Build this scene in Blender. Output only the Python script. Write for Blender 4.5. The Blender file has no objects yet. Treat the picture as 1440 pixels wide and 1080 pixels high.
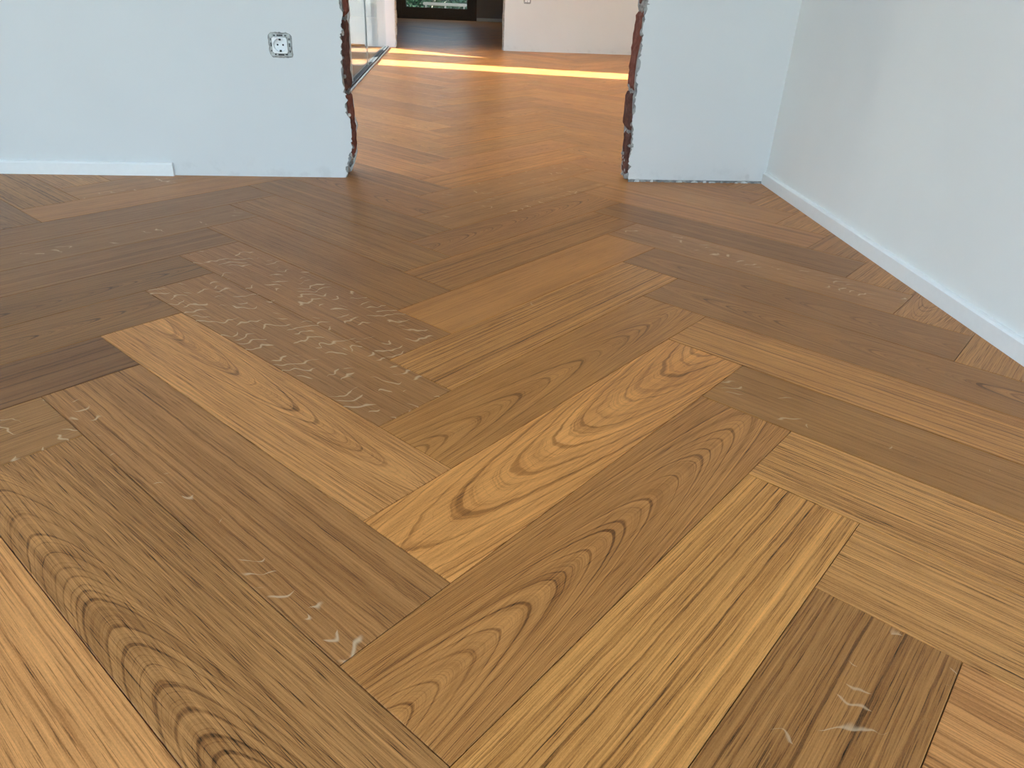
import bpy, bmesh, math, random
from mathutils import Vector, Matrix

# ------------------------------------------------------------------ camera, sky, sun, exposure
S = 0.18                       # one plank width in metres
PL = 4.82827                   # plank length in plank widths
sc = bpy.context.scene
col = sc.collection
CAM_F, CAM_H, PITCH, ROLL, YAW, CX, CY = 1020.3, 3.86536, 0.509286, 0.0454547, 0.0929337, 0.0173954, -2.510472


def cam_axes():
    cy, sy, cp, sp = math.cos(YAW), math.sin(YAW), math.cos(PITCH), math.sin(PITCH)
    f = Vector((sy * cp, cy * cp, -sp))
    r = Vector((cy, -sy, 0))
    u = r.cross(f)
    return (math.cos(ROLL) * r + math.sin(ROLL) * u, -math.sin(ROLL) * r + math.cos(ROLL) * u, f)


_r, _u, _f = cam_axes()
cd = bpy.data.cameras.new('camera')
cam = bpy.data.objects.new('camera', cd)
col.objects.link(cam)
cam.matrix_world = Matrix(((_r.x, _u.x, -_f.x, CX * S), (_r.y, _u.y, -_f.y, CY * S), (_r.z, _u.z, -_f.z, CAM_H * S), (0, 0, 0, 1)))
cd.sensor_width = 36.0
cd.lens = CAM_F / 1440.0 * 36.0
cd.clip_start = 0.02
sc.camera = cam

sc.view_settings.view_transform = 'Standard'
sc.view_settings.look = 'None'
sc.view_settings.gamma = 1.0
sc.view_settings.use_curve_mapping = False
sc.view_settings.exposure = 1.1
sc.cycles.use_denoising = True
sc.cycles.max_bounces = 10
sc.cycles.diffuse_bounces = 6
sc.cycles.sample_clamp_indirect = 8.0

SUN_AZ = Vector((1.0, -0.225, 0)).normalized()      # the way the sunlight travels over the floor
SUN_TAN = 0.50                                        # tangent of its elevation
world = bpy.data.worlds.new('sky')
sc.world = world
world.use_nodes = True
wn, wl = world.node_tree.nodes, world.node_tree.links
wn.clear()
sky = wn.new('ShaderNodeTexSky')
sky.sky_type = 'NISHITA'
sky.sun_disc = False
sky.sun_elevation = math.atan(SUN_TAN)
sky.sun_rotation = math.atan2(-SUN_AZ.x, -SUN_AZ.y)
sky.air_density = 1.0
sky.dust_density = 2.0
hsv = wn.new('ShaderNodeHueSaturation')
hsv.inputs['Saturation'].default_value = 0.86
bg = wn.new('ShaderNodeBackground')
bg.inputs['Strength'].default_value = 1.0
wo = wn.new('ShaderNodeOutputWorld')
wl.new(sky.outputs[0], hsv.inputs['Color'])
wl.new(hsv.outputs[0], bg.inputs['Color'])
wl.new(bg.outputs[0], wo.inputs['Surface'])

sl = bpy.data.lights.new('sun', 'SUN')
sl.energy = 27.0
sl.angle = math.radians(0.53)
sl.color = (1.0, 0.98, 0.96)
sun = bpy.data.objects.new('sun', sl)
col.objects.link(sun)
sun.rotation_euler = Vector((SUN_AZ.x, SUN_AZ.y, -SUN_TAN)).to_track_quat('-Z', 'Y').to_euler()
sun.location = (-10, 5, 8)


def portal(name, loc, rot, sx, sy):
    """Marks a window opening so the renderer finds the sky through it."""
    l = bpy.data.lights.new(name, 'AREA')
    l.shape = 'RECTANGLE'
    l.size, l.size_y = sx * S, sy * S
    l.cycles.is_portal = True
    o = bpy.data.objects.new(name, l)
    col.objects.link(o)
    o.location = Vector(loc) * S
    o.rotation_euler = rot
    return o


H = 14.4                        # ceiling height in plank widths
RX0, RX1, RY0 = -15.0, 7.1, -6.0


def yb(x):                      # front face of the wall with the broken opening
    return 13.507 + 0.0357 * x


WT = 0.75                       # its thickness
WIN_A = (-12.0, -6.0)           # the two windows behind the camera
WIN_B = (-3.5, 5.5)
WIN_L = (-5.4, 3.0)             # the glazed door in the left wall
for n, (a, b) in enumerate((WIN_A, WIN_B)):
    portal('window_daylight', ((a + b) / 2, RY0 - 0.3, 7.2), (math.pi / 2, 0, math.pi), b - a, 12.5)
portal('window_daylight', (RX0 - .3, sum(WIN_L) / 2, 7.0), (0, -math.pi / 2, 0), 12.5, WIN_L[1] - WIN_L[0])
portal('window_daylight', (-4.3, 30, 6.6), (0, -math.pi / 2, 0), 13, 31)
portal('window_daylight', (-1.5, 79.5, 6.5), (-math.pi / 2, 0, math.pi), 8, 12.5)

# ------------------------------------------------------------------ helpers


def obj(name, me, mats, parent=None, kind=None, label=None, cat=None, group=None):
    if isinstance(me, bmesh.types.BMesh):
        m = bpy.data.meshes.new(name)
        me.normal_update()
        me.to_mesh(m)
        me.free()
        me = m
    o = bpy.data.objects.new(name, me)
    col.objects.link(o)
    if not isinstance(mats, (list, tuple)):
        mats = [mats]
    if not me.materials:
        for m in mats:
            me.materials.append(m)
    if parent:
        o.parent = parent
    for k, v in (('kind', kind), ('label', label), ('category', cat), ('group', group)):
        if v:
            o[k] = v
    return o


def box(bm, x0, x1, y0, y1, z0, z1, shear=0.0, mi=0):
    """axis box in plank widths; y shifted by shear*x so a wall can follow a slanted line"""
    vs = [bm.verts.new((x * S, (y + shear * x) * S, z * S)) for z in (z0, z1) for (x, y) in ((x0, y0), (x1, y0), (x1, y1), (x0, y1))]
    fs = [(3, 2, 1, 0), (4, 5, 6, 7), (0, 1, 5, 4), (1, 2, 6, 5), (2, 3, 7, 6), (3, 0, 4, 7)]
    out = []
    for f in fs:
        fa = bm.faces.new([vs[i] for i in f])
        fa.material_index = mi
        out.append(fa)
    return out


def nbox(*a, **k):
    bm = bmesh.new()
    box(bm, *a, **k)
    return bm


def smooth(o):
    for p in o.data.polygons:
        p.use_smooth = True
    return o


class N:
    """short-hand for shader trees"""

    def __init__(self, name):
        self.m = bpy.data.materials.new(name)
        self.m.use_nodes = True
        self.t = self.m.node_tree
        self.t.nodes.clear()

    def n(self, kind, **kw):
        nd = self.t.nodes.new('ShaderNode' + kind)
        for k, v in kw.items():
            setattr(nd, k, v)
        return nd

    def l(self, a, b):
        self.t.links.new(a, b)

    def put(self, sock, v):
        if isinstance(v, bpy.types.NodeSocket):
            self.l(v, sock)
        else:
            sock.default_value = v

    def math(self, op, a, b=0.0, c=0.0, clamp=False):
        nd = self.n('Math', operation=op, use_clamp=clamp)
        for i, v in enumerate((a, b, c)):
            self.put(nd.inputs[i], v)
        return nd.outputs[0]

    def vec(self, x, y, z):
        nd = self.n('CombineXYZ')
        for i, v in enumerate((x, y, z)):
            self.put(nd.inputs[i], v)
        return nd.outputs[0]

    def sep(self, v):
        nd = self.n('SeparateXYZ')
        self.l(v, nd.inputs[0])
        return nd.outputs

    def noise(self, vec, scale=1.0, detail=2.0, rough=0.5, w=None, dist=0.0):
        nd = self.n('TexNoise', noise_dimensions='1D' if w is not None else '3D')
        if w is not None:
            self.put(nd.inputs['W'], w)
        else:
            self.put(nd.inputs['Vector'], vec)
        nd.inputs['Scale'].default_value = scale
        nd.inputs['Detail'].default_value = detail
        nd.inputs['Roughness'].default_value = rough
        nd.inputs['Distortion'].default_value = dist
        return nd.outputs[0]

    def map(self, v, a, b, c=0.0, d=1.0, smooth=True):
        nd = self.n('MapRange', interpolation_type='SMOOTHSTEP' if smooth else 'LINEAR')
        for i, x in enumerate((v, a, b, c, d)):
            self.put(nd.inputs[i], x)
        return nd.outputs[0]

    def mix(self, fac, a, b, mode='MIX'):
        nd = self.n('Mix', data_type='RGBA', blend_type=mode)
        self.put(nd.inputs[0], fac)
        self.put(nd.inputs[6], a)
        self.put(nd.inputs[7], b)
        return nd.outputs[2]

    def coord(self, k='Object'):
        return self.n('TexCoord').outputs[k]

    def attr(self, name):
        return self.n('Attribute', attribute_name=name).outputs['Vector']

    def bump(self, h, strength=0.3, dist=0.01):
        nd = self.n('Bump')
        nd.inputs['Strength'].default_value = strength
        nd.inputs['Distance'].default_value = dist
        self.l(h, nd.inputs['Height'])
        return nd.outputs[0]

    def out(self, color, rough=0.5, normal=None, **kw):
        b = self.n('BsdfPrincipled')
        self.put(b.inputs['Base Color'], color)
        self.put(b.inputs['Roughness'], rough)
        if normal is not None:
            self.l(normal, b.inputs['Normal'])
        for k, v in kw.items():
            self.put(b.inputs[k.replace('_', ' ')], v)
        o = self.n('OutputMaterial')
        self.l(b.outputs[0], o.inputs['Surface'])
        return self.m


def lin(r, g, b, k=1.0):
    f = lambda c: (c / 255 / 12.92 if c / 255 <= 0.04045 else ((c / 255 + 0.055) / 1.055) ** 2.4) * k
    return (f(r), f(g), f(b))


# ------------------------------------------------------------------ materials
def oak():
    t = N('oiled_oak')
    s, tt, seed = t.sep(t.attr('wst'))
    k2, t0, k1 = t.sep(t.attr('wga'))
    ks, freq, warp = t.sep(t.attr('wgb'))
    con, fleck, fine = t.sep(t.attr('wgc'))
    tone = t.attr('wtone')
    fc, fh, _ = t.sep(t.attr('wfm'))
    zoff = t.math('MULTIPLY', seed, 37.0)
    M = t.math
    d = M('SUBTRACT', tt, t0)
    par = M('MULTIPLY', M('MULTIPLY', d, d), k2)
    low = M('SUBTRACT', t.noise(t.vec(M('MULTIPLY', s, 3.2), M('MULTIPLY', tt, 11.0), zoff), 1, 2.0), 0.5)
    jag = M('SUBTRACT', t.noise(t.vec(M('MULTIPLY', s, 22.0), M('MULTIPLY', tt, 45.0), zoff), 1, 2.0), 0.5)
    base = M('ADD', M('ADD', par, M('MULTIPLY', tt, k1)), M('MULTIPLY', s, ks))
    f = M('ADD', M('MULTIPLY', base, freq), M('ADD', M('MULTIPLY', low, warp), M('MULTIPLY', jag, M('MULTIPLY', warp, 0.55))))
    f = M('ADD', f, M('MULTIPLY', seed, 91.0))
    band = t.noise(None, 1.0, 2.0, 0.55, w=f)                 # irregular growth rings
    broad = t.noise(None, 0.23, 1.0, 0.5, w=f)
    dark = t.map(band, 0.50, 0.72)
    thin = t.map(M('ABSOLUTE', M('SUBTRACT', band, 0.46)), 0.0, 0.035, 1.0, 0.0)
    # pores: short dark dashes along the grain
    po = t.noise(t.vec(M('MULTIPLY', s, 13.0), M('MULTIPLY', tt, 900.0), zoff), 1, 2.0, 0.6)
    pores = t.map(po, 0.54, 0.70)
    po2 = t.noise(t.vec(M('MULTIPLY', s, 2.2), M('MULTIPLY', tt, 330.0), M('ADD', zoff, 5.0)), 1, 3.0, 0.6)
    streak = t.map(po2, 0.3, 0.7, -1.0, 1.0, False)
    salt = t.noise(t.vec(M('MULTIPLY', s, 420.0), M('MULTIPLY', tt, 900.0), zoff), 1, 1.0)
    cloud = t.noise(t.vec(M('MULTIPLY', s, 4.0), M('MULTIPLY', tt, 9.0), M('ADD', zoff, 9.0)), 1, 2.0)
    # value factor
    v = M('SUBTRACT', 1.11, M('MULTIPLY', dark, M('MULTIPLY', con, 0.62)))
    v = M('SUBTRACT', v, M('MULTIPLY', thin, M('MULTIPLY', con, 0.26)))
    v = M('SUBTRACT', v, M('MULTIPLY', M('SUBTRACT', broad, 0.5), M('MULTIPLY', con, 0.75)))
    v = M('SUBTRACT', v, M('MULTIPLY', pores, M('MULTIPLY', fine, 0.58)))
    v = M('ADD', v, M('MULTIPLY', streak, M('MULTIPLY', fine, 0.22)))
    v = M('ADD', v, M('MULTIPLY', M('SUBTRACT', salt, 0.5), 0.36))
    v = M('ADD', v, M('MULTIPLY', M('SUBTRACT', cloud, 0.5), 0.46))
    # hue: darker wood is redder
    redder = t.mix(t.map(v, 0.65, 1.1, 1.0, 0.0, False), (1, 1, 1, 1), (1.04, 0.93, 0.82, 1), 'MULTIPLY')
    nd = t.n('VectorMath', operation='MULTIPLY')
    t.l(tone, nd.inputs[0])
    t.l(redder, nd.inputs[1])
    sc_ = t.n('VectorMath', operation='SCALE')
    t.l(nd.outputs[0], sc_.inputs[0])
    t.l(v, sc_.inputs['Scale'])
    c = sc_.outputs[0]
    # medullary ray flecks: pale squiggles lying across the grain
    wob = t.noise(t.vec(M('MULTIPLY', s, 9.0), M('MULTIPLY', tt, 17.0), M('ADD', zoff, 3.0)), 1, 2.0)
    ph = M('ADD', M('ADD', M('MULTIPLY', s, 27.0), M('MULTIPLY', tt, 14.0)), M('MULTIPLY', wob, 3.8))
    tri = M('ABSOLUTE', M('SUBTRACT', M('FRACT', ph), 0.5))
    msk = t.noise(t.vec(M('MULTIPLY', s, 15.0), M('MULTIPLY', tt, 19.0), M('ADD', zoff, 13.0)), 1, 1.0)
    thr = M('SUBTRACT', 0.68, M('MULTIPLY', fleck, 0.20))
    wid = M('MULTIPLY', t.map(msk, thr, M('ADD', thr, 0.12)), 0.135)
    line = t.map(tri, 0.0, M('ADD', wid, 0.001), 1.0, 0.0)
    fl = M('MULTIPLY', M('MULTIPLY', line, t.map(msk, thr, M('ADD', thr, 0.05))), M('MULTIPLY', t.map(fleck, 0.0, 0.5), 0.85))
    fl = M('MULTIPLY', fl, t.map(M('ABSOLUTE', M('SUBTRACT', tt, fc)), M('MULTIPLY', fh, .6), fh, 1.0, 0.0))
    c = t.mix(fl, c, (0.64, 0.43, 0.25, 1))
    hgt = M('SUBTRACT', M('MULTIPLY', streak, 0.3), M('MULTIPLY', pores, 1.0))
    rough = M('ADD', 0.36, M('MULTIPLY', pores, 0.12))
    return t.out(c, rough, t.bump(hgt, 0.16, 0.0006), IOR=1.45, Specular_IOR_Level=0.26)


OAK = oak()


def plaster(name, rgb, dirt=0.5, rough=0.75):
    t = N(name)
    p = t.coord()
    a = t.noise(p, 1.3, 4, 0.55)
    b = t.noise(p, 9.0, 3, 0.6)
    sp = t.n('TexVoronoi', feature='F1')
    sp.inputs['Scale'].default_value = 3.1
    sp.inputs['Randomness'].default_value = 1.0
    t.l(p, sp.inputs['Vector'])
    speck = t.map(sp.outputs['Distance'], 0.004, 0.012, 1.0, 0.0)
    z = t.sep(p)[2]
    low = t.math('MULTIPLY', t.map(z, 0.0, 0.09, 1.0, 0.0), t.map(t.noise(p, 16, 4, 0.65), 0.50, 0.68))
    c = t.mix(t.map(a, 0.3, 0.7), (*rgb, 1), (*[x * 0.955 for x in rgb], 1))
    c = t.mix(t.math('MULTIPLY', speck, 0.35), c, (0.18, 0.18, 0.17, 1))
    c = t.mix(t.math('MULTIPLY', low, dirt * 0.4), c, (0.36, 0.35, 0.34, 1))
    return t.out(c, rough, t.bump(b, 0.10, 0.002))


WHITE = plaster('white_plaster', (0.71, 0.712, 0.705))
WHITE_CLEAN = plaster('white_paint', (0.83, 0.825, 0.80), 0.0)
SHADED_WALL = plaster('shaded_grey', (0.30, 0.29, 0.285), 0.0)  # shade of the far room put into its wall colour


def rubble(name, a, b, scale=40, bump=0.6):
    t = N(name)
    p = t.coord()
    n1 = t.noise(p, scale, 4, 0.65)
    n2 = t.noise(p, scale * 4, 3, 0.6)
    c = t.mix(t.map(n1, 0.35, 0.65), (*a, 1), (*b, 1))
    c = t.mix(t.map(n2, 0.55, 0.75, 0, 0.5), c, (*[x * 0.45 for x in a], 1))
    return t.out(c, 0.92, t.bump(t.math('ADD', n1, n2), bump, 0.006))


RENDER = rubble('grey_render', (0.21, 0.205, 0.20), (0.42, 0.41, 0.39), 45)
CHIP = rubble('chipped_white_plaster', (0.50, 0.49, 0.47), (0.74, 0.73, 0.71), 60, 0.4)
BRICK = rubble('red_clay', (0.13, 0.034, 0.02), (0.23, 0.075, 0.048), 25)
BRICK_DARK = rubble('dark_red_clay', (0.07, 0.024, 0.016), (0.15, 0.058, 0.04), 32)
MORTAR = rubble('mortar', (0.20, 0.18, 0.165), (0.40, 0.37, 0.34), 50, 0.8)


def plain(name, rgb, rough=0.5, metal=0.0, var=0.06):
    t = N(name)
    n1 = t.noise(t.coord(), 60, 3)
    c = t.mix(t.map(n1, 0.3, 0.7), (*rgb, 1), (*[x * (1 - var) for x in rgb], 1))
    return t.out(c, rough, Metallic=metal)


SKIRT = plain('satin_white_paint', (0.84, 0.84, 0.83), 0.35, 0, 0.02)
PLASTIC = plain('white_plastic', (0.83, 0.84, 0.85), 0.28, 0, 0.01)
BLACK = plain('black_gap', (0.012, 0.012, 0.013), 0.7)
ZINC = plain('galvanised_steel', (0.42, 0.43, 0.43), 0.38, 0.8, 0.3)
STEEL = plain('dark_steel', (0.020, 0.025, 0.028), 0.75, 0.0)
ALU = plain('aluminium', (0.62, 0.64, 0.65), 0.35, 0.6)
BROWN = plain('brown_window_wood', (0.075, 0.036, 0.016), 0.45, 0, 0.35)
SUBFLOOR = plain('dark_glue_bed', (0.022, 0.014, 0.008), 0.9)
PAVING = plain('pale_paving', (0.60, 0.61, 0.60), 0.7, 0, 0.15)
CONCRETE = plain('concrete', (0.40, 0.40, 0.39), 0.85, 0, 0.2)
RAIL = plain('weathered_rail', (0.36, 0.35, 0.30), 0.6)


def leaf_mat(name, a, b):
    t = N(name)
    n1 = t.noise(t.coord(), 9, 2)
    c = t.mix(t.map(n1, 0.35, 0.65), (*a, 1), (*b, 1))
    return t.out(c, 0.5)


LEAF = leaf_mat('hedge_leaf', (0.010, 0.050, 0.026), (0.045, 0.13, 0.06))
LEAF_B = leaf_mat('bright_leaf', (0.05, 0.13, 0.05), (0.16, 0.28, 0.12))


def glass():
    t = N('clear_glass')
    lw = t.n('LayerWeight')
    lw.inputs['Blend'].default_value = 0.5
    fac = t.math('ADD', t.math('MULTIPLY', t.math('POWER', lw.outputs['Facing'], 5.0), 0.5), 0.025)
    tr = t.n('BsdfTransparent')
    tr.inputs['Color'].default_value = (0.95, 0.985, 0.97, 1)
    gl = t.n('BsdfGlossy')
    gl.inputs['Roughness'].default_value = 0.0
    mx = t.n('MixShader')
    t.l(fac, mx.inputs[0])
    t.l(tr.outputs[0], mx.inputs[1])
    t.l(gl.outputs[0], mx.inputs[2])
    o = t.n('OutputMaterial')
    t.l(mx.outputs[0], o.inputs['Surface'])
    return t.m


GLASS = glass()

# ------------------------------------------------------------------ room shell
def prism(bm, pts, z0, z1, mi=0):
    lo = [bm.verts.new((x * S, y * S, z0 * S)) for x, y in pts]
    hi = [bm.verts.new((x * S, y * S, z1 * S)) for x, y in pts]
    n = len(pts)
    fs = [bm.faces.new(lo[::-1]), bm.faces.new(hi)] + [bm.faces.new((lo[i], lo[(i + 1) % n], hi[(i + 1) % n], hi[i])) for i in range(n)]
    for f in fs:
        f.material_index = mi


slab = obj('floor', nbox(RX0 - .9, 14.8, RY0 - .9, 78.9, -1.2, -0.085), SUBFLOOR, kind='structure')
bm = bmesh.new()
prism(bm, [(RX0 - .9, RY0 - .9), (14.8, RY0 - .9), (14.8, 79.3), (-8.8, 79.3), (-8.8, 46.3), (-8.7, 46.3), (-8.7, 14.2), (RX0 - .9, 14.2)], H, H + .8)  # overhang past the glass front is added to dim the corridor
obj('ceiling', bm, WHITE_CLEAN, kind='structure')

# right wall of the front room, slightly out of square
bm = bmesh.new()


def xr(y):                      # front of the right skirting
    return 6.923 + 0.0127 * (y - 4.806)


SK = 0.085                      # skirting thickness


y1r = yb(xr(13.7) + SK)
prism(bm, [(xr(RY0) + SK, RY0), (8.2, RY0), (8.2, y1r + .9), (xr(y1r) + SK, y1r + .9)][::1], 0, H)
obj('wall_right', bm, WHITE_CLEAN, kind='structure')
bm = bmesh.new()
box(bm, RX0 - .9, RX0, RY0 - .9, WIN_L[0], 0, H)
box(bm, RX0 - .9, RX0, WIN_L[1], yb(RX0) + WT, 0, H)
box(bm, RX0 - .9, RX0, WIN_L[0], WIN_L[1], 13.3, H)
obj('wall_left', bm, WHITE_CLEAN, kind='structure')
w = obj('window_5', nbox(RX0 - .6, RX0 - .3, WIN_L[0], WIN_L[1], 0, .4), SKIRT, kind='structure')
_n = 3
_st = (WIN_L[1] - WIN_L[0]) / _n
obj('window_frame', nbox(RX0 - .6, RX0 - .3, WIN_L[0], WIN_L[1], 12.9, 13.3), SKIRT, w)
for i in range(_n + 1):
    c = WIN_L[0] + .2 + (WIN_L[1] - WIN_L[0] - .4) * i / _n
    obj('window_frame', nbox(RX0 - .6, RX0 - .3, c - .2, c + .2, .4, 12.9), SKIRT, w)
    if i < _n:
        obj('window_pane', nbox(RX0 - .47, RX0 - .44, c + .2, c + (WIN_L[1] - WIN_L[0] - .4) / _n - .2, .4, 12.9), GLASS, w)
bm = bmesh.new()                # wall behind the camera with two window openings
xs = [RX0 - .9, WIN_A[0], WIN_A[1], WIN_B[0], WIN_B[1], 8.2]
for i in range(5):
    if i in (1, 3):
        box(bm, xs[i], xs[i + 1], RY0 - .9, RY0, 0, .6)
        box(bm, xs[i], xs[i + 1], RY0 - .9, RY0, 13.3, H)
    else:
        box(bm, xs[i], xs[i + 1], RY0 - .9, RY0, 0, H)
obj('wall_front', bm, WHITE_CLEAN, kind='structure')
for n, (a, b) in enumerate((WIN_A, WIN_B)):
    w = obj('window_%d' % (n + 1), nbox(a, b, RY0 - .6, RY0 - .3, .6, .95), SKIRT, kind='structure')
    for args in ((a, a + .35, .95, 13.3), (b - .35, b, .95, 13.3), ((a + b) / 2 - .3, (a + b) / 2 + .3, .95, 12.95), (a + .35, b - .35, 12.95, 13.3)):
        obj('window_frame', nbox(args[0], args[1], RY0 - .6, RY0 - .3, args[2], args[3]), SKIRT, w)
    for (c, d) in ((a + .35, (a + b) / 2 - .3), ((a + b) / 2 + .3, b - .35)):
        obj('window_pane', nbox(c, d, RY0 - .47, RY0 - .44, .95, 12.95), GLASS, w)

# ---- the broken-through wall: finish coat, grey render, clay-block core, rear coat
rnd = random.Random(7)


def jagline(z0, z1, step, amp, seed, wild=1.0):
    """ragged profile: list of (z, offset>=0)"""
    r = random.Random(seed)
    out, z, v = [], z0, amp * .4
    while z < z1:
        v += (r.random() - .5) * amp * 1.1
        v = min(max(v, 0), amp)
        out.append((z, v + (amp * wild * r.random() if r.random() < .12 else 0)))
        z += step * (0.5 + r.random())
    out.append((z1, v))
    return out


def base_l(z):                  # where the left edge of the opening stands
    return -2.09 - 0.13 * max(0, 1 - z / 0.55) + 0.03 * math.sin(z * 2.1)


def base_r(z):
    return 3.83 + 0.03 * max(0, 1 - z / 0.4) + 0.02 * math.sin(z * 1.7 + 1)


def ragged_layer(bm, side, prof, y0, y1, zt, zb=0.0, mi=0, mi_edge=1, setb=.03):
    """a skin of the wall between depths y0..y1 whose free edge follows prof"""
    sgn = -1 if side == 'L' else 1
    base = base_l if side == 'L' else base_r
    xo = RX0 if side == 'L' else xr(13.7) + SK
    rows = []
    for z, off in prof:
        if z < zb:
            z = zb
        x = base(z) + sgn * (off + setb)
        rows.append([bm.verts.new((xx * S, (yb(xx) + yy) * S, z * S)) for xx, yy in ((xo, y0), (x, y0), (x, y1), (xo, y1))])
    for a, b in zip(rows, rows[1:]):
        for i, (p, q_) in enumerate(((0, 1), (1, 2), (2, 3))):
            vs = (a[p], a[q_], b[q_], b[p])
            f = bm.faces.new(vs if side == 'L' else vs[::-1])
            f.material_index = mi_edge if i == 1 else mi
    for r, rev in ((rows[0], side == 'L'), (rows[-1], side != 'L')):
        f = bm.faces.new(r[::-1] if rev else r)
        f.material_index = mi_edge


HEAD = 12.0                     # head of the opening
bm = bmesh.new()
# white finish coat
ragged_layer(bm, 'L', jagline(0, HEAD, .035, .07, 11, .8), 0.0, 0.025, HEAD)
ragged_layer(bm, 'R', jagline(0.05, HEAD, .035, .06, 12, .8), 0.0, 0.025, HEAD)
# grey render under it
ragged_layer(bm, 'L', jagline(0, HEAD, .09, .05, 21), 0.025, 0.15, HEAD, mi=2, mi_edge=2)
ragged_layer(bm, 'R', jagline(0, HEAD, .09, .05, 22), 0.025, 0.15, HEAD, mi=2, mi_edge=2)
# core set back a little, hidden by the blocks
for x0, x1 in ((RX0, -2.35), (4.1, xr(13.7) + SK)):
    box(bm, x0, x1, 13.507 + .15, 13.507 + .60, 0, HEAD, 0.0357, 2)
# rear coat
ragged_layer(bm, 'L', jagline(0, HEAD, .07, .06, 31), 0.60, WT, HEAD, mi=0, mi_edge=1, setb=-.02)
ragged_layer(bm, 'R', jagline(0, HEAD, .07, .05, 32), 0.60, WT, HEAD, mi=0, mi_edge=2, setb=.03)
# head over the opening
box(bm, RX0, xr(13.7) + SK, 13.507, 13.507 + WT, HEAD, H, 0.0357, 0)
wall_back = obj('wall_back', bm, [WHITE, CHIP, RENDER], kind='structure')

# crumbled lower edge of the plaster right of the opening: chips along the floor
rr = random.Random(5)
x = 3.92
while x < xr(13.7) - .05:
    w = rr.uniform(.05, .19)
    h = rr.uniform(.02, .075)
    bm = bmesh.new()
    d = rr.uniform(.012, .03)
    pts = [(x, 0.0), (x + w, 0.0), (x + w * .9, h * rr.uniform(.4, 1)), (x + w * .45, h), (x + w * .1, h * rr.uniform(.3, .9))]
    fr_ = [bm.verts.new((a * S, (yb(a) - d * (1 if c < .01 else .4)) * S, c * S)) for a, c in pts]
    bk = [bm.verts.new((a * S, (yb(a) + .01) * S, c * S)) for a, c in pts]
    bm.faces.new(fr_)
    for i in range(5):
        bm.faces.new((fr_[i], bk[i], bk[(i + 1) % 5], fr_[(i + 1) % 5]))
    obj('plaster_chip', bm, CHIP if rr.random() < .55 else RENDER, wall_back)
    x += w + rr.uniform(0, .12)


# clay blocks standing in both sides of the opening
def block(side, z0, z1, prot, seed, mat):
    r = random.Random(seed)
    base = base_l if side == 'L' else base_r
    sgn = 1 if side == 'L' else -1
    bm = bmesh.new()
    ny, nz = 9, max(4, int((z1 - z0) / .085))
    y0, y1 = .15, .60
    grid = []
    for j in range(nz + 1):
        z = z0 + (z1 - z0) * j / nz
        row = []
        for i in range(ny + 1):
            g = i / ny
            rib = -.02 if (i in (2, 3, 4) or i in (6, 7)) else 0.01       # the hollow cells broken open
            edge = -.05 * (j in (0, nz)) - .03 * (i in (0, ny))
            xx = base(z) + sgn * .012 + sgn * (prot + rib + edge + r.uniform(-.012, .012))
            yy = yb(xx) + y0 + (y1 - y0) * g
            row.append(bm.verts.new((xx * S, yy * S, (z + r.uniform(-.01, .01) * (0 < j < nz)) * S)))
        grid.append(row)
    back = [[bm.verts.new(((base(z_) - sgn * .4) * S, (yb(base(z_)) + yy_) * S, z_ * S)) for yy_ in (y0, y1)] for z_ in (z0, z1)]
    for j in range(nz):
        for i in range(ny):
            q4 = (grid[j][i], grid[j][i + 1], grid[j + 1][i + 1], grid[j + 1][i])
            bm.faces.new(q4 if sgn > 0 else q4[::-1])
    bm.faces.new([back[0][0]] + [grid[j][0] for j in range(nz + 1)] + [back[1][0]])
    bm.faces.new([back[0][1]] + [grid[j][ny] for j in range(nz + 1)] + [back[1][1]])
    bm.faces.new([back[0][0]] + grid[0] + [back[0][1]])
    bm.faces.new([back[1][0]] + grid[nz] + [back[1][1]])
    bmesh.ops.recalc_face_normals(bm, faces=bm.faces)
    return obj('brick', bm, mat, wall_back)


def lump(side, z, y, rad, seed, mat=None, prot=0.0):
    r = random.Random(seed)
    base = base_l if side == 'L' else base_r
    sgn = 1 if side == 'L' else -1
    bm = bmesh.new()
    bmesh.ops.create_icosphere(bm, subdivisions=2, radius=1.0)
    ax, ay, az = rad * r.uniform(.6, .9), rad * r.uniform(1.0, 1.5), rad * r.uniform(.7, 1.2)
    xx = base(z) - sgn * .05 + sgn * prot
    for v in bm.verts:
        k = 1 + r.uniform(-.28, .28)
        v.co = Vector(((xx + v.co.x * ax * k) * S, (yb(xx) + y + v.co.y * ay * k) * S, max(0.0, z + v.co.z * az * k) * S))
    return obj('mortar_lump', bm, mat or MORTAR, wall_back)


zz = [0.34, 1.70, 3.05, 4.4, 5.8, 7.2, 8.6, 10.0, 11.4, 12.0]
obj_b = block('L', 0.03, 0.30, -.16, 40, BRICK_DARK)
for i in range(len(zz) - 1):
    block('L', zz[i] + .03, zz[i + 1] - .03, 0.0 if i else -.02, 50 + i, BRICK_DARK if i % 2 else BRICK)
for i, z in enumerate(zz[:-1]):
    lump('L', z, .30, .07, 60 + i)
    lump('L', z + .02, .48, .06, 70 + i)
for i, (z, y, ra) in enumerate(((.42, .12, .10), (.62, .16, .09), (.95, .12, .07), (1.25, .13, .085), (2.0, .12, .08), (2.35, .10, .06), (.52, .62, .09), (.2, .55, .12), (.12, .2, .1), (2.8, .12, .08), (3.2, .11, .07))):
    lump('L', z, y, ra * .65, 80 + i, RENDER if i % 3 else CHIP, -.01)
zz = [0.05, 1.05, 1.86, 3.42, 4.8, 6.2, 7.6, 9.0, 10.4, 12.0]
for i in range(len(zz) - 1):
    block('R', zz[i] + .03, zz[i + 1] - .03, (-.02, .03, .0, -.03, 0, 0, 0, 0, 0)[i], 150 + i, (BRICK_DARK, BRICK_DARK, BRICK, BRICK_DARK)[i % 4])
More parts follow.
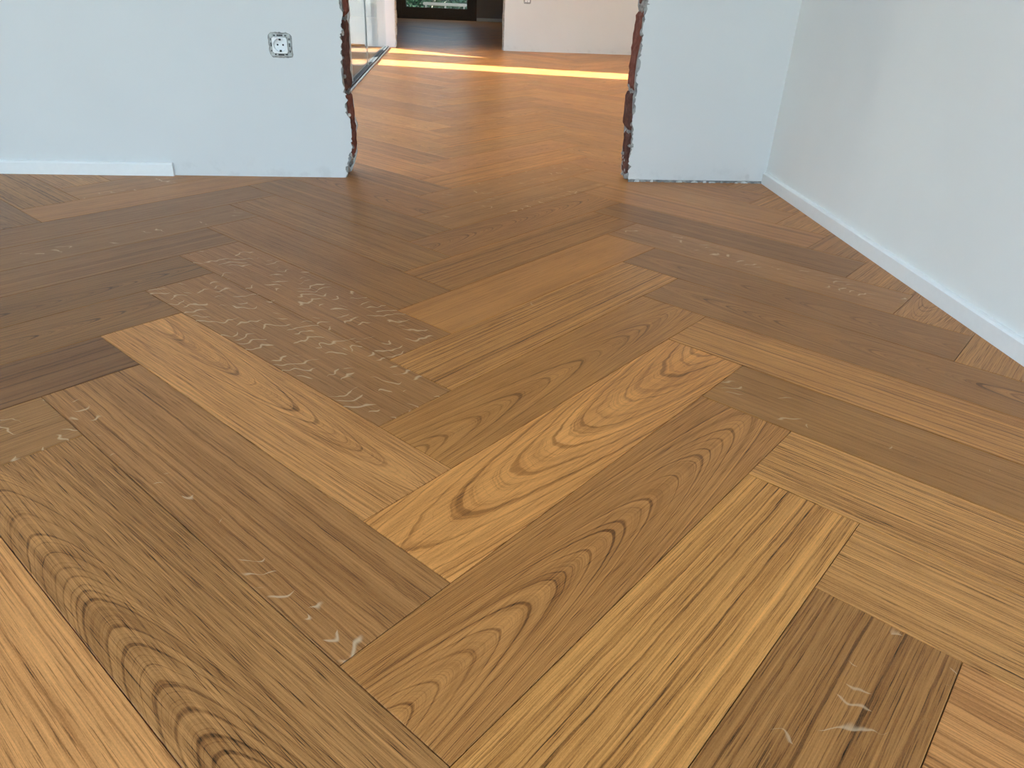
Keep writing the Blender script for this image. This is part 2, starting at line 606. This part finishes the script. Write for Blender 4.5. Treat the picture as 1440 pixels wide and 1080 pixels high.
for i, z in enumerate(zz[:-1]):
    lump('R', z, .28, .08, 160 + i)
    lump('R', z + .03, .50, .07, 170 + i)
for i, (z, y, ra) in enumerate(((.30, .50, .13), (.50, .56, .12), (.42, .42, .11), (.18, .30, .1), (.10, .12, .09), (.75, .14, .07), (1.2, .13, .06), (1.75, .5, .12), (1.95, .55, .10), (2.1, .60, .09), (3.0, .10, .09), (3.25, .09, .08), (3.5, .3, .13), (3.52, .12, .12))):
    lump('R', z, y, ra * .7, 180 + i, RENDER if i % 3 else MORTAR, -.005)


# ---- skirting boards
def skirting(name, p0, p1, nrm, h, th, kind='structure'):
    """p0,p1 along the front foot; nrm points into the wall"""
    bm = bmesh.new()
    prof = [(0, 0), (0, h - .035), (.02, h - .010), (.04, h), (th, h), (th, 0)]
    ends = []
    for p in (p0, p1):
        ends.append([bm.verts.new(((p[0] + nrm[0] * d) * S, (p[1] + nrm[1] * d) * S, z * S)) for d, z in prof])
    n = len(prof)
    for i in range(n):
        bm.faces.new((ends[0][i], ends[1][i], ends[1][(i + 1) % n], ends[0][(i + 1) % n]))
    bm.faces.new(ends[0][::-1])
    bm.faces.new(ends[1])
    bmesh.ops.recalc_face_normals(bm, faces=bm.faces)
    return obj(name, bm, SKIRT, kind=kind)


skirting('baseboard_right', (xr(RY0), RY0), (xr(13.70), yb(xr(13.7)) - .005), (1, -.0127), .262, SK - .002)
skirting('baseboard_back', (RX0, yb(RX0) - .085), (-5.765, yb(-5.765) - .085), (0, 1), .262, .083)

# ---- corridor beyond the opening and the far room
GX = -3.73                      # glass line
W2 = 45.7                       # second wall


def y2(x):
    return W2 + .05 * x


bm = bmesh.new()
prism(bm, [(-4.75, y2(-4.75)), (-3.40, y2(-3.4)), (-3.40, y2(-3.4) + .8), (-4.75, y2(-4.75) + .8)], 0, H)
prism(bm, [(3.09, y2(3.09)), (14, y2(14)), (14, y2(14) + .8), (3.09, y2(3.09) + .8)], 0, H)
prism(bm, [(-3.40, y2(-3.4)), (3.09, y2(3.09)), (3.09, y2(3.09) + .8), (-3.40, y2(-3.4) + .8)], HEAD, H)
wall_mid = obj('wall_middle', bm, WHITE, kind='structure')
for sx, x0, seed in ((1, 3.09, 3), (-1, -3.40, 4)):      # rough edges of that opening
    r = random.Random(seed)
    z = 0.0
    while z < 6:
        h = r.uniform(.5, 1.1)
        bm = nbox(x0 - .09 * sx * r.uniform(.5, 1) if sx > 0 else x0 - .05, x0 + .05 if sx > 0 else x0 + .09 * r.uniform(.5, 1), y2(x0) + .1, y2(x0) + .7, z + .02, z + h)
        bmesh.ops.subdivide_edges(bm, edges=bm.edges[:], cuts=2, use_grid_fill=True)
        for v in bm.verts:
            v.co += Vector((r.uniform(-.02, .02), r.uniform(-.03, .03), 0)) * S
        obj('brick', bm, MORTAR if sx > 0 else CHIP, wall_mid)
        z += h
obj('wall_corridor', nbox(14, 14.8, 14.2, 79, 0, H), WHITE_CLEAN, kind='structure')
obj('wall_end_left', nbox(-8.8, -8, 48.3, 86, 0, H), SHADED_WALL, kind='structure')  # stretch beyond the far wall is added to keep sun off the window
bm = bmesh.new()
FY = 78.4
box(bm, -8.8, -5.6, FY, FY + .9, 0, H)
box(bm, 2.35, 14.8, FY, FY + .9, 0, H)
box(bm, -5.6, 2.35, FY, FY + .9, HEAD, H)
obj('wall_far', bm, SHADED_WALL, kind='structure')
skirting('baseboard_far', (2.36, FY - .09), (13.9, FY - .09), (0, 1), .3, .085)

# far window: brown wooden frame, glass, standing on the floor
win = obj('window_3', nbox(-5.6, 2.35, FY + .05, FY + .55, 0, .32), BROWN, kind='structure')
for a in ((-5.6, -5.05, .32, HEAD), (1.8, 2.35, .32, HEAD), (-5.05, 1.8, HEAD - .5, HEAD)):
    obj('window_frame', nbox(a[0], a[1], FY + .05, FY + .55, a[2], a[3]), BROWN, win)
for a in ((-5.05, 1.8, .32, 1.02), (-5.05, -4.6, 1.02, 11.5), (1.40, 1.8, 1.02, 11.5), (-4.6, 1.4, 11.1, 11.5)):
    obj('sash', nbox(a[0], a[1], FY + .12, FY + .45, a[2], a[3]), BROWN, win)
obj('window_pane', nbox(-4.6, 1.4, FY + .25, FY + .29, 1.02, 11.1), GLASS, win)

# glass front along the left of the corridor
gw = obj('window_4', nbox(GX - .36, GX - .05, 14.35, 44.9, -.02, .10), STEEL, kind='structure')
obj('trim_strip', nbox(GX - .05, GX + .03, 14.35, 44.9, 0, .05), ALU, gw)
obj('head_rail', nbox(GX - .36, GX + .03, 14.35, 44.9, 13.2, H), STEEL, gw)
for i in range(5):
    a, b = (14.4, 16.5, 22.5, 28.5, 34.5)[i], (16.44, 22.44, 28.44, 34.44, 44.85)[i]
    obj('window_pane', nbox(GX - .22, GX - .16, a, b, .10, 13.2), GLASS, gw)
for y in (16.44, 22.44, 28.44, 34.44):
    obj('pane_joint', nbox(GX - .225, GX - .155, y, y + .06, .10, 13.2), ALU, gw)

# ------------------------------------------------------------------ outside
obj('ground', nbox(-60, 60, -60, 140, -1.6, -1.25), CONCRETE, kind='structure')
obj('terrace', nbox(-20, GX - .40, 14.4, 46.4, -1.24, -.12), PAVING, kind='structure')
# unseen screen wall, added with two slots to shape the sun stripes
GWX = -20.0


def slot(y_floor, x_floor):     # y at which a sunray over that floor point crosses the screen wall
    return y_floor + .225 * (x_floor - GWX)


a0, a1 = slot(35.75, -3.75), slot(38.25, -3.75)
b0, b1 = slot(42.2, -3.75), slot(44.9, -3.75)
top = 22.5
bm = bmesh.new()
box(bm, GWX - .15, GWX, 15.2, a0, -1.2, top)
box(bm, GWX - .15, GWX, a1, b0, -1.2, top)
box(bm, GWX - .15, GWX, b1, 53, -1.2, top)
for (ya, yb_, za, zb) in ((b0, b1, (2.3 - GWX) * SUN_TAN / 1.0, (-3.6 - GWX) * SUN_TAN),):
    k = 1 / math.sqrt(1 + .225 ** 2)
    za, zb = (2.3 - GWX) * math.sqrt(1 + .225 ** 2) * SUN_TAN, (-3.6 - GWX) * math.sqrt(1 + .225 ** 2) * SUN_TAN
    vs = [bm.verts.new((x_ * S, y_ * S, z_ * S)) for x_ in (GWX - .15, GWX) for (y_, z_) in ((ya, za), (yb_, zb), (yb_, top), (ya, top))]
    for f in ((0, 1, 2, 3), (7, 6, 5, 4), (0, 4, 5, 1), (1, 5, 6, 2), (2, 6, 7, 3), (3, 7, 4, 0)):
        bm.faces.new([vs[i] for i in f])
bmesh.ops.recalc_face_normals(bm, faces=bm.faces)
obj('wall_sun_mask', bm, CONCRETE, kind='structure')


bm = bmesh.new()
prism(bm, [(-20.0, 51.6), (-4.75, 46.55), (-4.75, 47.3), (-20.0, 52.4)], -1.24, H)
obj('wall_terrace', bm, WHITE_CLEAN, kind='structure')
obj('wall_sun_block', nbox(-52, -46, -45, 29, -1.25, 42), WHITE_CLEAN, kind='structure')  # unseen block added to keep the sun out of the front room


def hedge(name, x0, x1, y0, y1, z0, z1, n, size, mat, label, seed):
    r = random.Random(seed)
    vs, fs = [], []
    for i in range(n):
        p = Vector((r.uniform(x0, x1), r.triangular(y0, y1, y0), r.uniform(z0, z1)))
        a = Vector((r.gauss(0, 1), r.gauss(0, 1), r.gauss(0, .7))).normalized() * size * r.uniform(.6, 1.3)
        b = a.cross(Vector((r.gauss(0, 1), r.gauss(0, 1), r.gauss(0, 1)))).normalized() * size * .45
        k = len(vs)
        vs += [((p - a) * S)[:], ((p + b) * S)[:], ((p + a) * S)[:], ((p - b) * S)[:]]
        fs.append((k, k + 1, k + 2, k + 3))
    me = bpy.data.meshes.new(name)
    me.from_pydata(vs, [], fs)
    return obj(name, me, mat, label=label, cat='hedge')


hedge('hedge', -10, 7, 88, 92, -1.2, 11.5, 17000, .34, LEAF, 'dark green leafy hedge seen through the brown framed far window', 1)
rb = bmesh.new()
box(rb, -3.2, 1.5, 86.0, 86.2, 1.0, 1.28)
bmesh.ops.bevel(rb, geom=rb.edges[:], offset=.05 * S, segments=2, affect='EDGES')
rail = bpy.data.objects.new('garden_rail', None)
col.objects.link(rail)
rail['label'] = 'pale horizontal rail in front of the dark hedge'
rail['category'] = 'rail'
obj('bar', rb, RAIL, rail)
for x in (-2.9, -.8, 1.2):
    obj('post', nbox(x - .08, x + .08, 86.05, 86.15, -1.25, 1.05), RAIL, rail)


# ------------------------------------------------------------------ power sockets
def socket(cx, yfun, cz, label):
    root = bpy.data.objects.new('power_socket', None)
    col.objects.link(root)
    root['label'] = label
    root['category'] = 'socket'
    root['group'] = 'uncovered wall sockets'
    r = random.Random(3)
    slope = yfun(1) - yfun(0)

    def P(x, d, z):             # x right, d out of the wall, z up (plank widths, from the centre)
        xx = cx + x
        return Vector((xx * S, (yfun(xx) - d) * S, (cz + z) * S))
    # rough grey patch of filler
    bm = bmesh.new()
    n = 40
    ring = []
    for i in range(n):
        a = 2 * math.pi * i / n
        c, s_ = math.cos(a), math.sin(a)
        k = (abs(c) ** 7 + abs(s_) ** 7) ** (-1 / 7) * (.222 + r.uniform(-.010, .008))
        ring.append((c * k, s_ * k))
    f = [bm.verts.new(P(x, .008, z)) for x, z in ring]
    b = [bm.verts.new(P(x * 1.02, -.001, z * 1.02)) for x, z in ring]
    bm.faces.new(f)
    for i in range(n):
        bm.faces.new((f[i], b[i], b[(i + 1) % n], f[(i + 1) % n]))
    bmesh.ops.recalc_face_normals(bm, faces=bm.faces)
    obj('filler_patch', bm, RENDER, root)

    def pb(bm, x0, x1, z0, z1, d0, d1):
        vs = [bm.verts.new(P(x, d, z)) for d in (d0, d1) for x, z in ((x0, z0), (x1, z0), (x1, z1), (x0, z1))]
        for q4 in ((0, 1, 2, 3), (7, 6, 5, 4), (0, 4, 5, 1), (1, 5, 6, 2), (2, 6, 7, 3), (3, 7, 4, 0)):
            bm.faces.new([vs[i] for i in q4])
        bmesh.ops.recalc_face_normals(bm, faces=bm.faces)
    bm = bmesh.new()            # galvanised carrier frame
    for a in ((-.195, .195, .150, .195), (-.195, .195, -.195, -.150), (-.195, -.150, -.150, .150), (.150, .195, -.150, .150)):
        pb(bm, *a, .008, .018)
    fr = obj('carrier_frame', bm, ZINC, root)
    for a in ((-.055, .06, .160, .185), (-.055, .06, -.186, -.160), (-.12, -.08, .158, .180), (.09, .13, .158, .18), (-.12, -.09, -.18, -.155), (.08, .13, -.178, -.155),
              (-.186, -.165, -.03, .04), (.165, .186, -.03, .04), (-.186, -.168, .08, .12), (.165, .186, .09, .13), (-.186, -.168, -.12, -.09), (.165, .186, -.13, -.09)):
        bm = bmesh.new()
        pb(bm, *a, .0181, .0195)
        obj('slot', bm, BLACK, fr)
    # white insert with round well
    bm = bmesh.new()
    n = 32
    R_, hw, dd = .122, .142, .075
    sq, ci, we = [], [], []
    for i in range(n):
        a = 2 * math.pi * (i + .5) / n
        c, s_ = math.cos(a), math.sin(a)
        k = hw / max(abs(c), abs(s_))
        sq.append((c * k, s_ * k))
        ci.append((c * R_, s_ * R_))
        we.append((c * R_ * .93, s_ * R_ * .93))
    V0 = [bm.verts.new(P(x, .01, z)) for x, z in sq]
    V1 = [bm.verts.new(P(x, dd, z)) for x, z in sq]
    V2 = [bm.verts.new(P(x, dd, z)) for x, z in ci]
    V3 = [bm.verts.new(P(x, .015, z)) for x, z in we]
    for A_, B_ in ((V0, V1), (V1, V2), (V2, V3)):
        for i in range(n):
            bm.faces.new((A_[i], A_[(i + 1) % n], B_[(i + 1) % n], B_[i]))
    bm.faces.new(V3)
    bmesh.ops.recalc_face_normals(bm, faces=bm.faces)
    ins = obj('socket_insert', bm, PLASTIC, root)

    def disc(x0, z0, rad, d, name, mat):
        bm = bmesh.new()
        n = 16
        A_ = [bm.verts.new(P(x0 + rad * math.cos(2 * math.pi * i / n), d, z0 + rad * math.sin(2 * math.pi * i / n))) for i in range(n)]
        B_ = [bm.verts.new(P(x0 + rad * math.cos(2 * math.pi * i / n), d - .004, z0 + rad * math.sin(2 * math.pi * i / n))) for i in range(n)]
        bm.faces.new(A_)
        for i in range(n):
            bm.faces.new((A_[i], B_[i], B_[(i + 1) % n], A_[(i + 1) % n]))
        bmesh.ops.recalc_face_normals(bm, faces=bm.faces)
        obj(name, bm, mat, ins)
    disc(-.052, .004, .017, .0185, 'pin_hole', BLACK)
    disc(.052, .004, .017, .0185, 'pin_hole', BLACK)
    for sg in (1, -1):
        bm = bmesh.new()
        pb(bm, -.016, .016, min(sg * .085, sg * .128), max(sg * .085, sg * .128), .015, .060)
        obj('earth_clip', bm, STEEL, ins)
    return root


socket(-3.345, yb, 2.55, 'bare white power socket in a rough grey patch beside the broken opening')
socket(4.41, y2, 2.81, 'bare white power socket on the far corridor wall')

# ------------------------------------------------------------------ herringbone oak floor
BEV, GAP, TH = 0.0045, 0.0034, 0.08
R2 = math.sqrt(.5)


def to_world(u, v):
    return ((u - v) * R2, (u + v) * R2)


def clip(poly, axis, lim, keep_less):
    out = []
    n = len(poly)
    for i in range(n):
        a, b = poly[i], poly[(i + 1) % n]
        ia = (a[axis] <= lim) == keep_less
        ib = (b[axis] <= lim) == keep_less
        if ia:
            out.append(a)
        if ia != ib:
            t = (lim - a[axis]) / (b[axis] - a[axis])
            out.append((a[0] + t * (b[0] - a[0]), a[1] + t * (b[1] - a[1])))
    return out


def inset(poly, d):
    n = len(poly)
    out = []
    for i in range(n):
        p0, p1, p2 = Vector(poly[i - 1]), Vector(poly[i]), Vector(poly[(i + 1) % n])
        e1, e2 = (p1 - p0).normalized(), (p2 - p1).normalized()
        n1, n2 = Vector((-e1.y, e1.x)), Vector((-e2.y, e2.x))
        den = 1 + n1.dot(n2)
        out.append(tuple(p1 + (n1 + n2) * (d / max(den, .2))))
    return out


# look of single planks: wood tone plus some light falloff towards back and sides, kind of figure and its layout
# kind: 's' straight rift grain, 'c' cathedral, 'q' quarter-sawn with ray flecks
# (t0 across 0..1, apex +1/-1 along the plank, ratio, freq, contrast, fleck, fine)
LOOK = {
    ('A', 0, 0): ((158, 112, 64), 'c', .46, 1, 85, 36, 1.0, 0, .8),
    ('A', 1, 0): ((184, 131, 74), 'c', .52, -1, 50, 13, .8, 0, .7),
    ('A', 2, 0): ((155, 110, 60), 'c', .42, 1, 110, 24, .75, 0, .7),
    ('A', 3, 0): ((163, 119, 70), 's', .8, 1, 0, 90, .85, .25, 1.0),
    ('A', 4, 0): ((158, 109, 61), 's', .5, 1, 0, 60, .35, 0, .6),
    ('A', 5, 0): ((144, 102, 59), 's', .5, 1, 0, 60, .7, 0, .7),
    ('A', 6, 0): ((142, 99, 59), 'c', .6, 1, 90, 26, .9, 0, .7),
    ('A', -1, 0): ((177, 131, 72), 's', .5, 1, 0, 75, .75, 0, 1.1),
    ('A', -2, 0): ((146, 106, 61), 'q', .5, 1, 0, 80, .8, .32, 1.1),
    ('A', -3, 0): ((160, 118, 70), 's', .5, 1, 0, 90, .6, 0, 1.0),
    ('B', -3, 1): ((170, 122, 77), 's', .5, 1, 0, 70, .55, 0, .9),
    ('B', -2, 1): ((168, 127, 76), 's', .5, 1, 0, 130, .45, 0, 1.5),
    ('B', -1, 1): ((173, 131, 78), 's', .5, 1, 0, 150, .6, 0, 1.6),
    ('B', 0, 1): ((141, 102, 56), 'q', .5, 1, 0, 60, .4, .35, .8),
    ('B', 1, 1): ((165, 119, 66), 's', .5, 1, 0, 80, .7, 0, 1.0),
    ('B', 2, 1): ((140, 100, 58), 'c', .55, 1, 130, 26, .8, 0, .9),
    ('B', 3, 1): ((133, 94, 55), 'c', .45, 1, 120, 22, .6, 0, .8),
    ('B', 4, 1): ((142, 104, 67), 'q', .5, 1, 0, 60, .4, .85, .8),
    ('B', 5, 1): ((128, 90, 52), 's', .5, 1, 0, 70, .5, 0, .8),
    ('B', 0, 0): ((147, 108, 69), 's', .5, 1, 0, 55, .6, .9, 1.0),
    ('B', -1, 0): ((150, 113, 72), 'c', .18, 1, 75, 34, .9, 0, 1.5),
    ('B', -2, 0): ((184, 138, 92), 's', .5, 1, 0, 70, .4, 0, 1.0),
    ('B', 1, 0): ((175, 131, 84), 'c', .62, -1, 160, 16, .75, 0, 1.0),
    ('B', 2, 0): ((140, 103, 68), 'q', .5, 1, 0, 60, .35, 1.0, .9),
    ('B', 3, 0): ((137, 98, 64), 'q', .5, 1, 0, 60, .35, .95, .9),
    ('B', 4, 0): ((134, 96, 58), 's', .5, 1, 0, 60, .45, 0, .7),
    ('B', 5, 0): ((137, 101, 61), 's', .5, 1, 0, 80, .6, 0, .9),
    ('B', 6, 0): ((133, 96, 55), 's', .5, 1, 0, 60, .5, 0, .8),
    ('A', 0, -1): ((138, 105, 68), 'q', .5, 1, 0, 60, .4, .9, .9),
    ('A', 1, -1): ((114, 81, 55), 's', .5, 1, 0, 45, .6, 0, .6),
    ('A', 2, -1): ((128, 95, 58), 'c', .5, 1, 190, 18, 1.0, 0, .8),
    ('A', 3, -1): ((122, 90, 54), 'c', .4, 1, 200, 16, 1.0, 0, .7),
    ('A', 4, -1): ((125, 93, 62), 's', .5, 1, 0, 50, .6, 0, .6),
    ('A', 5, -1): ((128, 97, 65), 'q', .5, 1, 0, 50, .4, .5, .6),
    ('A', 6, -1): ((128, 95, 63), 's', .5, 1, 0, 50, .4, 0, .6),
    ('B', 6, -1): ((126, 97, 70), 'c', .5, 1, 120, 22, .8, 0, .8),
}
FLECK_ROW = {('B', 0, 0): (.14 * S, .13 * S, 0), ('A', 3, 0): (.75 * S, .25 * S, 0), ('A', 5, -1): (.4 * S, .3 * S, 0), ('B', 4, 1): (.62 * S, .32 * S, 0)}
TONE_K = 1.24


def look(key):
    r = random.Random(ord(key[0]) * 7919 + (key[1] + 60) * 131 + (key[2] + 12) * 17)
    seed = r.uniform(0, 10)
    if key in LOOK:
        rgb, kind, t0, ap, ratio, fq, con, fl, fine = LOOK[key]
    else:
        kind = r.choices('scq', (5, 3.4, 1.6))[0]
        k = r.uniform(.91, 1.05)
        rgb = (158 * k, (114 + r.uniform(-3, 4)) * k, (67 + r.uniform(-5, 7)) * k)
        t0, ap = r.uniform(.2, .8), r.choice((-1, 1))
        ratio, fq = r.uniform(60, 160), r.uniform(18, 34)
        con, fl, fine = r.uniform(.4, .9), 0, r.uniform(.6, 1.3)
        if kind == 's':
            fq = r.uniform(45, 120)
        if kind == 'q':
            fq, con, fl = 60, .4, r.uniform(.3, .9)
    if kind == 'c':
        ga = (ratio, t0 * S, 0.0)
        gb = (ap * 1.0, fq * 1.9, 1.6)
        # f = fq*(ratio*dt^2 + s)
    else:
        ga = (0.0, t0 * S, 1.0)
        gb = (0.0, fq * 2.2, 1.5)
    if kind == 's':
        con *= 1.15
    r_, g_, b_ = rgb
    rgb = (r_, r_ * (.713 + (g_ / r_ - .713) * .45), r_ * (.43 + (b_ / r_ - .43) * .5))
    r_, g_, b_ = lin(*rgb, TONE_K)
    return seed, ga, gb, (con, fl, fine), (r_ * 1.07, g_ * .94, b_ * .76)


def plank_poly(key):
    fam, k, m = key
    if fam == 'A':
        u0, v0, u1, v1 = k + m * PL, k - m * PL, k + PL + m * PL, k + 1 - m * PL
    else:
        u0, v0, u1, v1 = k + m * PL, k + 1 - m * PL, k + 1 + m * PL, k + 1 + PL - m * PL
    g = GAP
    return [to_world(u, v) for u, v in ((u0 + g, v0 + g), (u1 - g, v0 + g), (u1 - g, v1 - g), (u0 + g, v1 - g))], u0, v0


def plank_data(key):
    poly, u0, v0 = plank_poly(key)
    cx, cy = sum(p[0] for p in poly) / 4, sum(p[1] for p in poly) / 4
    # trim to the rooms
    ymin = min(p[1] for p in poly)
    if ymin < 13.6:
        poly = clip(poly, 0, RX0, False)
        if poly and cy < 14:
            poly = clip(poly, 0, xr(cy) + .06, True)
        poly = clip(poly, 1, RY0, False) if poly else poly
        if poly and cx < -3.7:
            poly = clip(poly, 1, 14.1, True)
    elif cy < 46.5:
        poly = clip(poly, 0, GX - .03, False)
        poly = clip(poly, 0, 14, True) if poly else poly
    else:
        poly = clip(poly, 0, -8, False)
        poly = clip(poly, 0, 14, True) if poly else poly
        poly = clip(poly, 1, FY + .05, True) if poly else poly
        if poly and cx < -3.7:
            poly = clip(poly, 1, 46.4, False)
    if len(poly) < 3:
        return None
    area = .5 * sum(poly[i - 1][0] * poly[i][1] - poly[i][0] * poly[i - 1][1] for i in range(len(poly)))
    if area < .012:
        return None
    # drop coincident points
    pts = [p for i, p in enumerate(poly) if (Vector(p) - Vector(poly[i - 1])).length > .012]
    if len(pts) < 3:
        return None
    return pts, u0, v0, cx, cy


def plank_geo(key, pts, u0, v0, verts, faces, att, dz=0.0):
    seed, ga, gb, gc, tone = look(key)
    n = len(pts)
    k = len(verts)
    rings = [(inset(pts, BEV), dz), (pts, dz - BEV * .7), (pts, -TH)]
    for ring, z in rings:
        for x, y in ring:
            verts.append((x * S, y * S, z * S))
            u, v = (x + y) * R2, (y - x) * R2
            s, t = (u - u0, v - v0) if key[0] == 'A' else (v - v0, u - u0)
            att['wst'].append((s * S, t * S, seed))
            att['wga'].append(ga)
            att['wgb'].append(gb)
            att['wgc'].append(gc)
            att['wtone'].append(tone)
            att['wfm'].append(FLECK_ROW.get(key, (.5 * S, 2.0, 0)))
    faces.append([k + i for i in range(n)])
    for j in range(2):
        for i in range(n):
            faces.append([k + j * n + i, k + (j + 1) * n + i, k + (j + 1) * n + (i + 1) % n, k + j * n + (i + 1) % n])


def plank_obj(name, keys, kind=None):
    verts, faces = [], []
    att = {n: [] for n in ('wst', 'wga', 'wgb', 'wgc', 'wtone', 'wfm')}
    r = random.Random(1)
    for key, d in keys:
        plank_geo(key, d[0], d[1], d[2], verts, faces, att, 0.0)
    me = bpy.data.meshes.new(name)
    me.from_pydata(verts, [], faces)
    for n, data in att.items():
        a = me.attributes.new(n, 'FLOAT_VECTOR', 'POINT')
        a.data.foreach_set('vector', [c for v in data for c in v])
    return obj(name, me, OAK, slab, kind=kind)


def project(x, y):
    d = Vector((x - CX, y - CY, -CAM_H))
    zc = d.dot(_f)
    if zc < .3:
        return None
    return 720 + CAM_F * d.dot(_r) / zc, 540 - CAM_F * d.dot(_u) / zc


single, rest = [], []
for fam in 'AB':
    for m in range(-9, 10):
        for k in range(-40, 70):
            key = (fam, k, m)
            d = plank_data(key)
            if not d:
                continue
            vis, big = False, 0
            pr = []
            for i in range(5):
                for j in range(len(d[0])):
                    a, b = d[0][j], d[0][(j + 1) % len(d[0])]
                    q = project(a[0] + (b[0] - a[0]) * i / 5, a[1] + (b[1] - a[1]) * i / 5)
                    if q:
                        pr.append(q)
            ins = [q for q in pr if 0 <= q[0] <= 1440 and 0 <= q[1] <= 1080]
            if d[4] > 14.6:
                ins = [q for q in ins if 497 < q[0] < 880]
            if d[4] > 46.5:
                ins = [q for q in ins if 555 < q[0] < 707]
            if ins:
                ys = [q[1] for q in ins]
                single.append((max(ys) - min(ys) + .01 * max(ys), key, d))
            else:
                rest.append((key, d))
single.sort(key=lambda e: -e[0])
for e in single[:300]:
    plank_obj('plank', [(e[1], e[2])])
rest += [(e[1], e[2]) for e in single[300:]]
plank_obj('plank_remainder', rest, kind='stuff')
print('planks', len(single), 'rest', len(rest))
